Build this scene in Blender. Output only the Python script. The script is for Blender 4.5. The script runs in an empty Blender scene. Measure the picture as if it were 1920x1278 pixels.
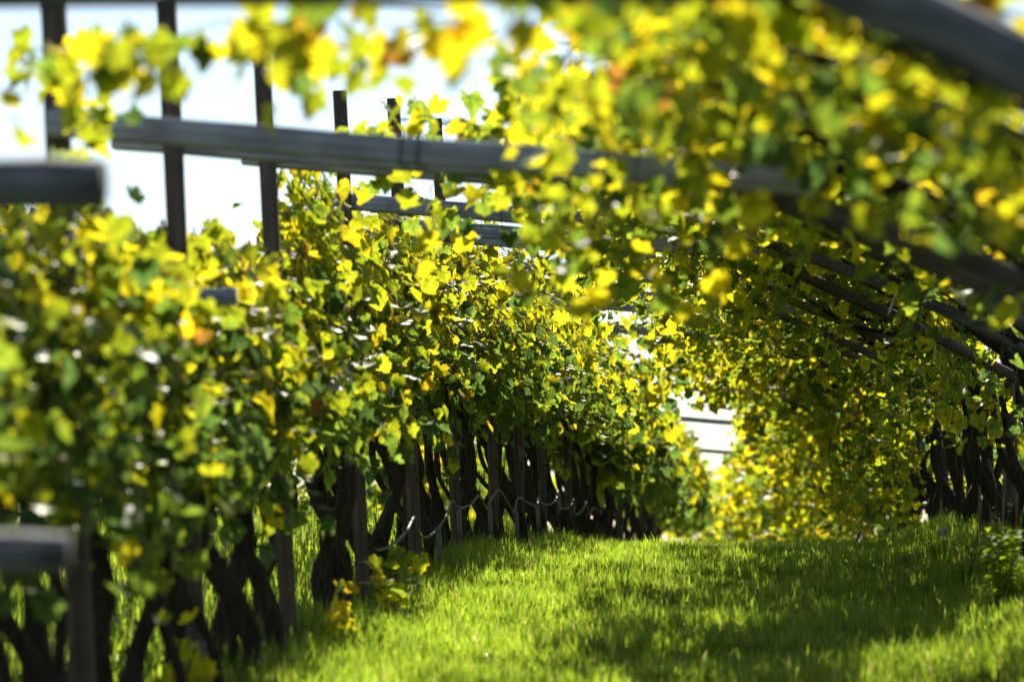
import bpy, math, random
import numpy as np
from mathutils import Matrix, Vector

# ----------------------------------------------------------------- camera, sky, sun, exposure
SC = bpy.context.scene
RND = random.Random(11)
rng = np.random.default_rng(11)
CAM_Z = 1.6
YAW = math.radians(4.29)
PITCH = math.radians(3.12)
LENS = 135.0
cam_data = bpy.data.cameras.new('camera')
cam = bpy.data.objects.new('camera', cam_data)
SC.collection.objects.link(cam)
cam.location = (0, 0, CAM_Z)
cam.rotation_euler = (math.radians(90) + PITCH, 0, YAW)
cam_data.lens = LENS
cam_data.sensor_width = 36
cam_data.clip_end = 6000
cam_data.dof.use_dof = True
cam_data.dof.focus_distance = 28.5
cam_data.dof.aperture_fstop = 2.6
cam_data.dof.aperture_blades = 9
SC.camera = cam
SC.render.resolution_x, SC.render.resolution_y = 1024, 681

SUN_EL = math.radians(37)
SUN_AZ = math.radians(-3)          # clockwise from +Y; negative = to the left
sun_dir = Vector((math.sin(SUN_AZ) * math.cos(SUN_EL), math.cos(SUN_AZ) * math.cos(SUN_EL), math.sin(SUN_EL)))
world = bpy.data.worlds.new('World')
SC.world = world
world.use_nodes = True
wn = world.node_tree.nodes
wl = world.node_tree.links
wn.clear()
sky = wn.new('ShaderNodeTexSky')
sky.sky_type = 'NISHITA'
sky.sun_disc = False
sky.sun_elevation = SUN_EL
sky.sun_rotation = SUN_AZ
sky.altitude = 400
sky.air_density = 1.0
sky.dust_density = 0.35
sky.ozone_density = 1.5
bg = wn.new('ShaderNodeBackground')
bg.inputs['Strength'].default_value = 0.055
wo = wn.new('ShaderNodeOutputWorld')
wl.new(sky.outputs[0], bg.inputs['Color'])
wl.new(bg.outputs[0], wo.inputs['Surface'])
sd = bpy.data.lights.new('sun', 'SUN')
sd.energy = 5.0
sd.angle = math.radians(0.53)
sd.color = (1.0, 0.93, 0.80)
sun = bpy.data.objects.new('sun', sd)
SC.collection.objects.link(sun)
sun.rotation_euler = sun_dir.to_track_quat('Z', 'Y').to_euler()
SC.view_settings.view_transform = 'Standard'
SC.view_settings.look = 'None'
SC.view_settings.exposure = 1.3
SC.view_settings.gamma = 1
SC.view_settings.use_curve_mapping = False
SC.cycles.use_denoising = True
SC.cycles.max_bounces = 7
SC.cycles.diffuse_bounces = 3
SC.cycles.glossy_bounces = 2
SC.cycles.transmission_bounces = 4
SC.cycles.transparent_max_bounces = 4
SC.cycles.sample_clamp_indirect = 6
COL = SC.collection

# ----------------------------------------------------------------- helpers
def tag(o, label=None, cat=None, group=None, kind=None):
    if label: o['label'] = label
    if cat: o['category'] = cat
    if group: o['group'] = group
    if kind: o['kind'] = kind
    return o

def link(o, parent=None):
    COL.objects.link(o)
    if parent is not None: o.parent = parent
    return o

def empty(name, loc):
    o = bpy.data.objects.new(name, None)
    o.location = loc
    o.empty_display_size = 0.1
    return link(o)

def np_mesh(name, verts, faces_flat, counts, mat, col=None, smooth=False, luv=None):
    """verts (n,3); faces_flat loop vertex ids; counts per polygon"""
    me = bpy.data.meshes.new(name)
    verts = np.ascontiguousarray(verts, dtype=np.float32)
    nv = len(verts); nl = len(faces_flat); npoly = len(counts)
    me.vertices.add(nv); me.loops.add(nl); me.polygons.add(npoly)
    me.vertices.foreach_set('co', verts.ravel())
    me.loops.foreach_set('vertex_index', np.asarray(faces_flat, dtype=np.int32))
    counts = np.asarray(counts, dtype=np.int32)
    starts = np.concatenate([[0], np.cumsum(counts)[:-1]]).astype(np.int32)
    me.polygons.foreach_set('loop_start', starts)
    me.polygons.foreach_set('loop_total', counts)
    if smooth:
        me.polygons.foreach_set('use_smooth', np.ones(npoly, dtype=bool))
    if col is not None:
        a = me.color_attributes.new('tint', 'FLOAT_COLOR', 'POINT')
        c = np.ones((nv, 4), dtype=np.float32); c[:, :3] = col
        a.data.foreach_set('color', c.ravel())
    if luv is not None:
        a = me.attributes.new('blade', 'FLOAT_VECTOR', 'POINT')
        a.data.foreach_set('vector', np.ascontiguousarray(luv, dtype=np.float32).ravel())
    me.update(calc_edges=True)
    if mat is not None: me.materials.append(mat)
    return me

class MB:
    """collects pieces into one mesh"""
    def __init__(s): s.v = []; s.f = []; s.c = []; s.col = []; s.n = 0
    def add(s, verts, faces, col=None):
        verts = np.asarray(verts, dtype=np.float32)
        for f in faces:
            s.f.extend([i + s.n for i in f]); s.c.append(len(f))
        s.v.append(verts); s.n += len(verts)
        if col is not None: s.col.append(np.tile(np.asarray(col, dtype=np.float32), (len(verts), 1)) if np.ndim(col) == 1 else col)
    def mesh(s, name, mat, smooth=False):
        return np_mesh(name, np.concatenate(s.v), s.f, s.c, mat, np.concatenate(s.col) if s.col else None, smooth)

def tube_geo(pts, radii, sides=8, rough=0.0, lobes=0, rs=None, cap=True):
    pts = np.asarray(pts, float); n = len(pts)
    rs = rs or RND
    tang = np.gradient(pts, axis=0)
    tang /= np.linalg.norm(tang, axis=1)[:, None] + 1e-9
    ref = np.array([0.0, 1.0, 0.0]) if abs(tang[0][1]) < 0.8 else np.array([1.0, 0, 0])
    V = []
    ph = rs.uniform(0, 6.28)
    u = np.cross(tang[0], ref); u /= np.linalg.norm(u)
    for i in range(n):
        t = tang[i]
        u = u - t * np.dot(u, t); u /= np.linalg.norm(u) + 1e-9
        w = np.cross(t, u)
        for k in range(sides):
            a = 2 * math.pi * k / sides
            r = radii[i]
            if lobes: r *= 1 + 0.13 * math.sin(lobes * a + ph + i * 0.35)
            if rough: r *= 1 + rs.uniform(-rough, rough)
            V.append(pts[i] + (u * math.cos(a) + w * math.sin(a)) * r)
    F = []
    for i in range(n - 1):
        for k in range(sides):
            k2 = (k + 1) % sides
            F.append((i * sides + k, i * sides + k2, (i + 1) * sides + k2, (i + 1) * sides + k))
    if cap:
        F.append(tuple(range(sides - 1, -1, -1)))
        F.append(tuple((n - 1) * sides + k for k in range(sides)))
    return np.array(V), F

def spline(ctrl, n):
    """Catmull-Rom through control points"""
    c = np.asarray(ctrl, float)
    c = np.vstack([2 * c[0] - c[1], c, 2 * c[-1] - c[-2]])
    segs = len(c) - 3
    out = []
    for t in np.linspace(0, segs - 1e-6, n):
        i = int(t); f = t - i
        p0, p1, p2, p3 = c[i], c[i + 1], c[i + 2], c[i + 3]
        out.append(0.5 * ((2 * p1) + (-p0 + p2) * f + (2 * p0 - 5 * p1 + 4 * p2 - p3) * f * f + (-p0 + 3 * p1 - 3 * p2 + p3) * f ** 3))
    return np.array(out)

# ----------------------------------------------------------------- materials
def mat_new(name):
    m = bpy.data.materials.new(name); m.use_nodes = True
    nt = m.node_tree; nt.nodes.clear()
    return m, nt, nt.nodes.new('ShaderNodeOutputMaterial')

def leafy(name, trans=0.5, rough=0.4, spec=0.5, tsat=1.15, tval=1.25, nscale=30.0, namp=0.35, spots=False):
    m, nt, out = mat_new(name)
    N, L = nt.nodes, nt.links
    at = N.new('ShaderNodeAttribute'); at.attribute_name = 'tint'
    geo = N.new('ShaderNodeNewGeometry')
    nz = N.new('ShaderNodeTexNoise'); nz.inputs['Scale'].default_value = nscale; nz.inputs['Detail'].default_value = 3
    L.new(geo.outputs['Position'], nz.inputs['Vector'])
    mr = N.new('ShaderNodeMapRange')
    mr.inputs['From Min'].default_value = 0.3; mr.inputs['From Max'].default_value = 0.7
    mr.inputs['To Min'].default_value = 1 - namp; mr.inputs['To Max'].default_value = 1 + namp
    L.new(nz.outputs['Fac'], mr.inputs['Value'])
    mul = N.new('ShaderNodeVectorMath'); mul.operation = 'SCALE'
    L.new(at.outputs['Color'], mul.inputs[0]); L.new(mr.outputs[0], mul.inputs['Scale'])
    if spots:       # brown autumn blotches
        n3 = N.new('ShaderNodeTexNoise'); n3.inputs['Scale'].default_value = 22; n3.inputs['Detail'].default_value = 5; n3.inputs['Roughness'].default_value = .7
        L.new(geo.outputs['Position'], n3.inputs['Vector'])
        m3 = N.new('ShaderNodeMapRange'); m3.inputs['From Min'].default_value = .60; m3.inputs['From Max'].default_value = .70; m3.inputs['To Max'].default_value = .75
        L.new(n3.outputs['Fac'], m3.inputs['Value'])
        mix = N.new('ShaderNodeMix'); mix.data_type = 'RGBA'; mix.inputs['B'].default_value = (.17, .085, .02, 1)
        L.new(m3.outputs[0], mix.inputs['Factor']); L.new(mul.outputs[0], mix.inputs['A'])
        # veins: fine lines running out from the petiole every 60 degrees
        bl = N.new('ShaderNodeAttribute'); bl.attribute_name = 'blade'
        sp = N.new('ShaderNodeSeparateXYZ'); L.new(bl.outputs['Vector'], sp.inputs[0])
        def math_(op, a, b=None):
            q = N.new('ShaderNodeMath'); q.operation = op
            for k, vv in enumerate((a, b)):
                if vv is None: continue
                if isinstance(vv, (int, float)): q.inputs[k].default_value = vv
                else: L.new(vv, q.inputs[k])
            return q.outputs[0]
        an = math_('ARCTAN2', sp.outputs['X'], math_('SUBTRACT', sp.outputs['Y'], .1))
        ln = N.new('ShaderNodeVectorMath'); ln.operation = 'LENGTH'; L.new(bl.outputs['Vector'], ln.inputs[0])
        dd = math_('MULTIPLY', math_('ABSOLUTE', math_('SINE', math_('MULTIPLY', an, 3.0))), ln.outputs['Value'])
        vm = N.new('ShaderNodeMapRange'); vm.inputs['From Min'].default_value = .03; vm.inputs['From Max'].default_value = .12
        vm.inputs['To Min'].default_value = .55; vm.inputs['To Max'].default_value = 1.0
        L.new(dd, vm.inputs['Value'])
        vs = N.new('ShaderNodeVectorMath'); vs.operation = 'SCALE'
        L.new(mix.outputs['Result'], vs.inputs[0]); L.new(vm.outputs[0], vs.inputs['Scale'])
        csrc = vs.outputs[0]
    else:
        csrc = mul.outputs[0]
    pb = N.new('ShaderNodeBsdfPrincipled')
    pb.inputs['Roughness'].default_value = rough
    pb.inputs['Specular IOR Level'].default_value = spec
    L.new(csrc, pb.inputs['Base Color'])
    hs = N.new('ShaderNodeHueSaturation'); hs.inputs['Saturation'].default_value = tsat; hs.inputs['Value'].default_value = tval
    L.new(csrc, hs.inputs['Color'])
    tr = N.new('ShaderNodeBsdfTranslucent'); L.new(hs.outputs[0], tr.inputs['Color'])
    mx = N.new('ShaderNodeMixShader'); mx.inputs[0].default_value = trans
    L.new(pb.outputs[0], mx.inputs[1]); L.new(tr.outputs[0], mx.inputs[2])
    L.new(mx.outputs[0], out.inputs['Surface'])
    return m

def woody(name, c0, c1, along=(1.5, 30, 30), rough=0.8, bump=0.4, bdist=0.006, dark=0.35):
    """fibrous wood / bark: noise stretched along local X (or Z through 'along')"""
    m, nt, out = mat_new(name)
    N, L = nt.nodes, nt.links
    tc = N.new('ShaderNodeTexCoord')
    mp = N.new('ShaderNodeMapping'); mp.inputs['Scale'].default_value = along
    L.new(tc.outputs['Object'], mp.inputs['Vector'])
    nz = N.new('ShaderNodeTexNoise'); nz.inputs['Scale'].default_value = 1.0; nz.inputs['Detail'].default_value = 6; nz.inputs['Roughness'].default_value = 0.65
    L.new(mp.outputs[0], nz.inputs['Vector'])
    blot = N.new('ShaderNodeTexNoise'); blot.inputs['Scale'].default_value = 6.0; blot.inputs['Detail'].default_value = 3
    L.new(tc.outputs['Object'], blot.inputs['Vector'])
    cr = N.new('ShaderNodeValToRGB')
    cr.color_ramp.elements[0].position = 0.33; cr.color_ramp.elements[0].color = (*c0, 1)
    cr.color_ramp.elements[1].position = 0.68; cr.color_ramp.elements[1].color = (*c1, 1)
    L.new(nz.outputs['Fac'], cr.inputs['Fac'])
    mr = N.new('ShaderNodeMapRange'); mr.inputs['From Min'].default_value = 0.3; mr.inputs['From Max'].default_value = 0.7
    mr.inputs['To Min'].default_value = 1 - dark; mr.inputs['To Max'].default_value = 1.15
    L.new(blot.outputs['Fac'], mr.inputs['Value'])
    mul = N.new('ShaderNodeVectorMath'); mul.operation = 'SCALE'
    L.new(cr.outputs[0], mul.inputs[0]); L.new(mr.outputs[0], mul.inputs['Scale'])
    pb = N.new('ShaderNodeBsdfPrincipled'); pb.inputs['Roughness'].default_value = rough
    pb.inputs['Specular IOR Level'].default_value = 0.3
    L.new(mul.outputs[0], pb.inputs['Base Color'])
    bp = N.new('ShaderNodeBump'); bp.inputs['Strength'].default_value = bump; bp.inputs['Distance'].default_value = bdist
    L.new(nz.outputs['Fac'], bp.inputs['Height']); L.new(bp.outputs[0], pb.inputs['Normal'])
    L.new(pb.outputs[0], out.inputs['Surface'])
    return m

def plain(name, col, rough=0.5, metal=0.0, var=0.3, scale=25):
    m, nt, out = mat_new(name)
    N, L = nt.nodes, nt.links
    tc = N.new('ShaderNodeTexCoord')
    nz = N.new('ShaderNodeTexNoise'); nz.inputs['Scale'].default_value = scale; nz.inputs['Detail'].default_value = 4
    L.new(tc.outputs['Object'], nz.inputs['Vector'])
    mr = N.new('ShaderNodeMapRange'); mr.inputs['To Min'].default_value = 1 - var; mr.inputs['To Max'].default_value = 1 + var
    L.new(nz.outputs['Fac'], mr.inputs['Value'])
    mul = N.new('ShaderNodeVectorMath'); mul.operation = 'SCALE'; mul.inputs[0].default_value = col
    L.new(mr.outputs[0], mul.inputs['Scale'])
    pb = N.new('ShaderNodeBsdfPrincipled'); pb.inputs['Roughness'].default_value = rough; pb.inputs['Metallic'].default_value = metal
    L.new(mul.outputs[0], pb.inputs['Base Color'])
    L.new(pb.outputs[0], out.inputs['Surface'])
    return m

M_LEAF = leafy('vine_leaf', 0.62, 0.48, 0.32, 1.03, 1.7, spots=True)
M_GRASS = leafy('grass_blade', 0.6, 0.25, 0.5, 1.05, 2.0, nscale=3.0, namp=0.3)
M_WEED = leafy('weed_leaf', 0.55, 0.75, 0.12, 1.05, 1.6)
M_TIE = woody('weathered_grey_timber', (0.19, 0.192, 0.21), (0.50, 0.505, 0.54), along=(1.2, 45, 45), bump=.7)
M_RAFTER = woody('darkened_rafter_timber', (0.045, 0.043, 0.043), (0.17, 0.16, 0.16), along=(1.2, 45, 45), bump=.7)
M_POST = woody('brown_post_timber', (0.045, 0.031, 0.025), (0.165, 0.118, 0.093))
M_LOG = woody('old_dark_log', (0.015, 0.015, 0.017), (0.24, 0.24, 0.25), along=(3, 30, 30), bump=1.0, bdist=0.02)
M_BARK = woody('vine_bark', (0.012, 0.008, 0.006), (0.06, 0.04, 0.027), along=(40, 40, 5), bump=0.9, bdist=0.012, rough=0.9)
M_CANE = woody('vine_cane', (0.05, 0.03, 0.02), (0.15, 0.09, 0.05), along=(20, 20, 20), bump=0.2)
M_STAKE = woody('reddish_stake', (0.16, 0.10, 0.08), (0.30, 0.21, 0.17), along=(40, 40, 6), bump=0.2)
M_HOSE = plain('hose_plastic', (0.05, 0.05, 0.042), 0.55)
M_CLIP = plain('grey_plastic', (0.11, 0.115, 0.125), 0.5)
M_WIRE = plain('wire_metal', (0.08, 0.08, 0.09), 0.5, 0.6)
M_FLUFF = leafy('seed_fluff', 0.4, 0.8, 0.1, 1.0, 1.1)

def ground_mat():
    m, nt, out = mat_new('soil_and_turf')
    N, L = nt.nodes, nt.links
    geo = N.new('ShaderNodeNewGeometry')
    n1 = N.new('ShaderNodeTexNoise'); n1.inputs['Scale'].default_value = 1.3; n1.inputs['Detail'].default_value = 6
    n2 = N.new('ShaderNodeTexNoise'); n2.inputs['Scale'].default_value = 40; n2.inputs['Detail'].default_value = 4
    L.new(geo.outputs['Position'], n1.inputs['Vector']); L.new(geo.outputs['Position'], n2.inputs['Vector'])
    cr = N.new('ShaderNodeValToRGB')
    cr.color_ramp.elements[0].position = 0.35; cr.color_ramp.elements[0].color = (0.035, 0.055, 0.012, 1)
    cr.color_ramp.elements[1].position = 0.70; cr.color_ramp.elements[1].color = (0.075, 0.11, 0.02, 1)
    ad = N.new('ShaderNodeMath'); ad.operation = 'MULTIPLY_ADD'; ad.inputs[1].default_value = 0.5; 
    L.new(n2.outputs['Fac'], ad.inputs[0])
    h = N.new('ShaderNodeMath'); h.operation = 'MULTIPLY'; h.inputs[1].default_value = 0.5
    L.new(n1.outputs['Fac'], h.inputs[0]); L.new(h.outputs[0], ad.inputs[2])
    L.new(ad.outputs[0], cr.inputs['Fac'])
    pb = N.new('ShaderNodeBsdfPrincipled'); pb.inputs['Roughness'].default_value = 0.9
    pb.inputs['Specular IOR Level'].default_value = 0.1
    L.new(cr.outputs[0], pb.inputs['Base Color'])
    bp = N.new('ShaderNodeBump'); bp.inputs['Distance'].default_value = 0.03
    L.new(n2.outputs['Fac'], bp.inputs['Height']); L.new(bp.outputs[0], pb.inputs['Normal'])
    L.new(pb.outputs[0], out.inputs['Surface'])
    return m
M_GROUND = ground_mat()

# ----------------------------------------------------------------- ground: climbs from the camera to a crest, then falls away
KY = np.array([-80, -10, 0, 10, 18, 22, 26, 28, 32, 36, 42, 53, 69, 90, 120, 200, 400, 1000, 3000], float)
KZ = np.array([-4.3, -.55, 0, .56, 1.0, 1.2, 1.38, 1.44, 1.52, 1.56, 1.55, 1.49, 1.40, 1.22, .9, -.6, -6, -30, -110], float)
_fy = np.arange(-80, 400, 0.5)
_fz = np.interp(_fy, KY, KZ)
_k = np.hanning(13); _k /= _k.sum()
_fz2 = np.convolve(np.pad(_fz, 6, mode='edge'), _k, mode='valid')
_fz2[:20] = _fz[:20]; _fz2[-20:] = _fz[-20:]
def sstep(a, b, x):
    t = np.clip((x - a) / (b - a), 0, 1); return t * t * (3 - 2 * t)
def G(X, Y):
    X = np.asarray(X, float); Y = np.asarray(Y, float)
    z = np.where(Y < 399, np.interp(Y, _fy, _fz2), np.interp(Y, KY, KZ))
    near = np.exp(-(np.abs(Y) / 200) ** 2) 
    z = z + near * (0.20 * sstep(0.6, 1.5, X) + 0.03 * np.sin(X * 2.1 + Y * 0.7) * np.exp(-(X / 12) ** 2) + 0.025 * np.sin(Y * 1.9 - X))
    return z
def g1(x, y): return float(G(x, y))

xs = np.concatenate([[-900, -500, -250, -120, -60, -30, -18], np.arange(-12, 8.01, 0.25), [12, 20, 40, 90, 200, 450, 900]])
ys = np.concatenate([[-80, -50, -30, -15], np.arange(-8, 80, 0.5), np.arange(80, 140, 3), [150, 180, 230, 300, 400, 600, 1000, 1800, 3000]])
XX, YY = np.meshgrid(xs, ys)
ZZ = G(XX, YY)
nx, ny = len(xs), len(ys)
idx = np.arange(nx * ny).reshape(ny, nx)
quads = np.stack([idx[:-1, :-1], idx[:-1, 1:], idx[1:, 1:], idx[1:, :-1]], -1).reshape(-1, 4)
gm = np_mesh('ground', np.stack([XX, YY, ZZ], -1).reshape(-1, 3), quads.ravel(), np.full(len(quads), 4), M_GROUND, smooth=True)
tag(link(bpy.data.objects.new('ground', gm)), 'grassy hillside rising to a crest between the vine rows', kind='structure')

def bend(Y): return -1.1 * max(0.0, (Y - 44) / 52) ** 2     # the lane turns left far on

# ----------------------------------------------------------------- timber
def beam_mesh(length, w, h, mat, rs, roundish=False, segs=10, bow=0.0):
    """timber along local +X, slightly crooked, chamfered; roundish = peeled log"""
    sides = 14 if roundish else 8
    V = []; F = []
    if roundish:
        prof = [(math.cos(2 * math.pi * k / sides) * w / 2, math.sin(2 * math.pi * k / sides) * h / 2) for k in range(sides)]
    else:
        c = min(w, h) * 0.10
        a, b = w / 2, h / 2
        prof = [(a - c, -b), (a, -b + c), (a, b - c), (a - c, b), (-a + c, b), (-a, b - c), (-a, -b + c), (-a + c, -b)]
    j = 0.04 if roundish else 0.012
    wob = [rs.uniform(-1, 1) * 0.003 for _ in range(segs + 1)]
    lobe = [1 + rs.uniform(-j, j) * 2 for _ in prof]
    for i in range(segs + 1):
        x = length * i / segs
        tap = 1 + rs.uniform(-j, j) * 0.7
        if roundish and i in (0, segs): tap *= 0.9
        for k, (p, q) in enumerate(prof):
            r = tap * lobe[k] * (1 + rs.uniform(-j, j) * 0.5)
            V.append((x + rs.uniform(-.004, .004), p * r + wob[i], q * r + wob[-i - 1] + bow * math.sin(math.pi * i / segs)))
    for i in range(segs):
        for k in range(sides):
            k2 = (k + 1) % sides
            F.append((i * sides + k, i * sides + k2, (i + 1) * sides + k2, (i + 1) * sides + k))
    F.append(tuple(range(sides - 1, -1, -1))); F.append(tuple(segs * sides + k for k in range(sides)))
    mb = MB(); mb.add(V, F)
    return mb.mesh('timber', mat, smooth=roundish)

def beam(name, p0, p1, w, h, mat, parent, rs, roundish=False, roll=0.0, bow=0.0):
    p0 = Vector(p0); p1 = Vector(p1); d = (p1 - p0); L = d.length; d.normalize()
    up = Vector((0, 0, 1)) if abs(d.z) < 0.9 else Vector((0, 1, 0))
    y = up.cross(d).normalized(); z = d.cross(y)
    M = Matrix((d, y, z)).transposed().to_4x4() @ Matrix.Rotation(roll, 4, 'X')
    o = bpy.data.objects.new(name, beam_mesh(L, w, h, mat, rs, roundish, bow=bow))
    link(o, parent)
    o.matrix_basis = Matrix.Translation(p0 - parent.location) @ M
    return o

NTH = ['first', 'second', 'third', 'fourth', 'fifth', 'sixth', 'seventh', 'eighth', 'ninth', 'tenth', 'eleventh', 'twelfth', 'thirteenth', 'fourteenth', 'fifteenth', 'sixteenth', 'seventeenth', 'eighteenth', 'nineteenth', 'twentieth', 'twenty-first', 'twenty-second', 'twenty-third', 'twenty-fourth', 'twenty-fifth', 'twenty-sixth', 'twenty-seventh', 'twenty-eighth']
ORD = ['first', 'second', 'third', 'fourth', 'fifth', 'sixth', 'seventh', 'eighth', 'ninth', 'tenth']
FRAME_Y = [7.8, 13.2, 15.7, 18.5, 21.7, 24.7, 27.7]
y = 30.9
while y < 112:
    FRAME_Y.append(y); y += 3.1 if y < 40 else (12.4 if y < 70 else 18)
FX = -2.45          # left row of posts
RX = 1.45           # right row of vines
frame_labels = [
    'nearest pergola frame of dark round logs crossing the top and upper right corner',
    'pergola frame with long grey tie beam running across the sky from the left edge',
    'pergola frame whose tall brown post stands second from the left against the sky',
    'pergola frame whose tall brown post stands third from the left against the sky',
    'pergola frame whose post top is fourth from the left, above the grey beam',
    'pergola frame whose post top is fifth from the left, above the grey beam',
    'pergola frame whose post top is sixth from the left, half hidden in yellow leaves']
for i, Y in enumerate(FRAME_Y):
    rs = random.Random(100 + i)
    fx = FX + (rs.uniform(-.04, .04) if i > 6 else 0)
    if i == 0: fx = -2.05
    bx = bend(Y); fx += bx
    gz = g1(fx, Y)
    e = empty('pergola_frame', (fx, Y, gz))
    if i < 7: tag(e, frame_labels[i], 'pergola frame', 'pergola frames across the lane')
    elif i < 12: tag(e, '%s pergola frame from the camera, grey beams half buried in sunlit leaves' % NTH[i], 'pergola frame', 'pergola frames across the lane')
    else: tag(e, '%s pergola frame from the camera, small and distant at the far end' % NTH[i], 'pergola frame', 'pergola frames across the lane')
    def P(X, h, dy=0.0): return (X, Y + dy, g1(-1.0, Y) + h if X > -2.2 else gz + h)
    ph = [2.75, 3.0, 2.98, 3.02, 3.06, 3.24, 3.3][i] if i < 7 else 2.6 + rs.uniform(-.1, .3)
    lean = -0.055 if i < 7 else rs.uniform(-.06, 0)
    beam('post', (fx, Y, gz - 0.25), (fx + lean * ph, Y + rs.uniform(-.03, .03), gz + ph), .078, .078, M_POST, e, rs, roll=0.12 * rs.uniform(-1, 1))
    if i == 0:
        beam('tie_beam', (-2.9, Y + .09, gz + 2.365), (0.0, Y + .09, gz + 2.355), .13, .13, M_LOG, e, rs, True)
        beam('rafter', (-0.25, Y - .03, gz + 2.48), (1.55, Y - .03, gz + 1.58), .135, .135, M_LOG, e, rs, True)
        beam('arm', (-2.5, Y - .10, gz + 1.905), (-1.41, Y - .10, gz + 1.905), .115, .115, M_LOG, e, rs, True)
        beam('arm', (-2.5, Y - .11, gz + 1.17), (-1.475, Y - .11, gz + 1.155), .09, .09, M_LOG, e, rs, True)
        continue
    th = 2.355 if i == 1 else 2.44 + rs.uniform(-.03, .04)
    xl = -2.60 if i == 1 else (-2.85 if i == 2 else -2.72)
    dy = -.085 if i == 1 else .085
    beam('tie_beam', (xl + bx, Y + dy, gz + th), (0.05 + bx, Y + dy, gz + th - .23), .08, .09, M_TIE, e, rs)
    beam('rafter', (-0.22 + bx, Y + dy + .1, gz + th - .22 + (rs.uniform(-.05, .05) if i > 3 else 0)), (1.56 + bx, Y + dy + .1, gz + 1.40 + (rs.uniform(-.1, .06) if i > 3 else 0)), .066, .07, M_RAFTER, e, rs, i > 2, bow=rs.uniform(.0, .07))
    ah = {1: 1.93, 2: 1.77, 3: 1.33, 5: 1.72}.get(i, 1.3 + rs.uniform(0, .5))
    ax = {1: -2.34, 2: -2.31, 3: -2.22, 5: -2.40}.get(i, -2.3)
    beam('arm', (-3.0 + bx, Y - .075, gz + ah), (ax + bx, Y - .075, gz + ah - .01), .06, .072, M_TIE, e, rs)
    beam('outer_rafter', (-2.62 + bx, Y - .09, gz + 1.55), (-5.6 + bx, Y - .09, gz + 2.62), .085, .10, M_TIE, e, rs)
    beam('right_post', (1.5 + bx, Y + .02, g1(1.5, Y) - .2), (1.5 + bx, Y + .02, g1(1.5, Y) + 1.40), .08, .08, M_POST, e, rs)
    if i == 1:
        for X in (-1.36, -1.30):
            tt = (X - xl) / (0.05 - xl)
            hh = gz + th - .23 * tt
            ring = [(X + .012 * math.sin(k), Y + dy + c, hh + s) for k, (c, s) in enumerate([(-.047, -.058), (.047, -.058), (.047, .058), (-.047, .058), (-.047, -.058)])]
            mb = MB(); mb.add(*tube_geo(np.array(ring) - np.array(e.location), [.004] * 5, 5))
            link(bpy.data.objects.new('wire_wrap', mb.mesh('wire_wrap', M_WIRE)), e)

# ----------------------------------------------------------------- leaf library
LEAF_COLS = {   # surface colours
    'deep':   (0.062, 0.11, 0.026), 'green': (0.12, 0.175, 0.022), 'lime': (0.26, 0.285, 0.018),
    'yellow': (0.50, 0.43, 0.024), 'gold': (0.56, 0.37, 0.022), 'rust': (0.26, 0.12, 0.025)}
CN = list(LEAF_COLS)
def leaf_outline(rs, n=20):
    """half-lobed vine leaf, petiole at origin, tip towards +Y, unit width ~1"""
    pts = []
    lobes = [(-122, .54), (-60, .61), (0, .68), (60, .61), (122, .54)]
    for k in range(n):
        a = -158 + 316 * k / (n - 1)
        r = 0.30
        for la, lr in lobes:
            d = abs(a - la)
            r = max(r, lr * (1 - (d / 52) ** 2.2) if d < 52 else 0)
        r = max(r, .41) * (1 + rs.uniform(-.07, .07)) * (1.06 if k % 2 else 0.95)
        t = math.radians(a)
        pts.append((math.sin(t) * r, math.cos(t) * r + 0.18))
    return pts
def make_leaf_variant(rs, cname, low):
    base = np.array(LEAF_COLS[cname]) * rs.uniform(.8, 1.2)
    n = 9 if low else 20
    ol = leaf_outline(rs, n)
    fold = rs.uniform(.0, .65); curl = rs.uniform(-.9, .35); cup = rs.uniform(-.4, .5)
    def zz(x, y): return fold * abs(x) + curl * max(0, y) ** 2 + cup * (x * x + y * y) - .1 * fold
    V = [(0, .0, 0), (0, .25, zz(0, .25) )] if not low else [(0, .1, 0)]
    C = []
    edge = np.array(LEAF_COLS[{'deep': 'green', 'green': 'lime', 'lime': 'yellow', 'yellow': 'gold', 'gold': 'rust', 'rust': 'rust'}[cname]])
    em = rs.choice([0, .1, .3, .55])
    for _ in V: C.append(base * np.array([.8, .92, .9]))
    nb = len(V)
    for (x, y) in ol:
        V.append((x, y, zz(x, y) + rs.uniform(-.04, .04)))
        C.append(base * (1 - em) + edge * em)
    F = []
    c = nb - 1
    for k in range(n - 1): F.append((c, nb + k + 1, nb + k))
    if not low: F.append((0, c, nb)); F.append((0, nb + n - 1, c))
    return np.array(V, np.float32), np.array(F, np.int32), np.array(C, np.float32)
VAR = {}     # (colour, low) -> list of variants
leaf_rs = random.Random(5)
for c in CN:
    for low in (False, True):
        VAR[(c, low)] = [make_leaf_variant(leaf_rs, c, low) for _ in range(9 if not low else 5)]
VAR_MESH = {}
def var_mesh(key):
    if key not in VAR_MESH:
        v, f, c = VAR[key[:2]][key[2]]
        VAR_MESH[key] = np_mesh('leaf', v, f.ravel(), np.full(len(f), 3), M_LEAF, c, luv=v * np.array([1, 1, 0]))
    return VAR_MESH[key]

def leaf_frame(n, tip):
    n = n / (np.linalg.norm(n) + 1e-9)
    t = tip - n * np.dot(tip, n)
    l = np.linalg.norm(t)
    if l < 1e-3: t = np.array([1.0, 0, 0]) - n * n[0]; l = np.linalg.norm(t)
    t /= l
    x = np.cross(t, n)
    return np.stack([x, t, n], 1)          # columns

# ----------------------------------------------------------------- vines
class Vine: pass
VINES = []
L_pos, L_rot, L_size, L_key, L_vine = [], [], [], [], []
PETIOLE = {}

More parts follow.
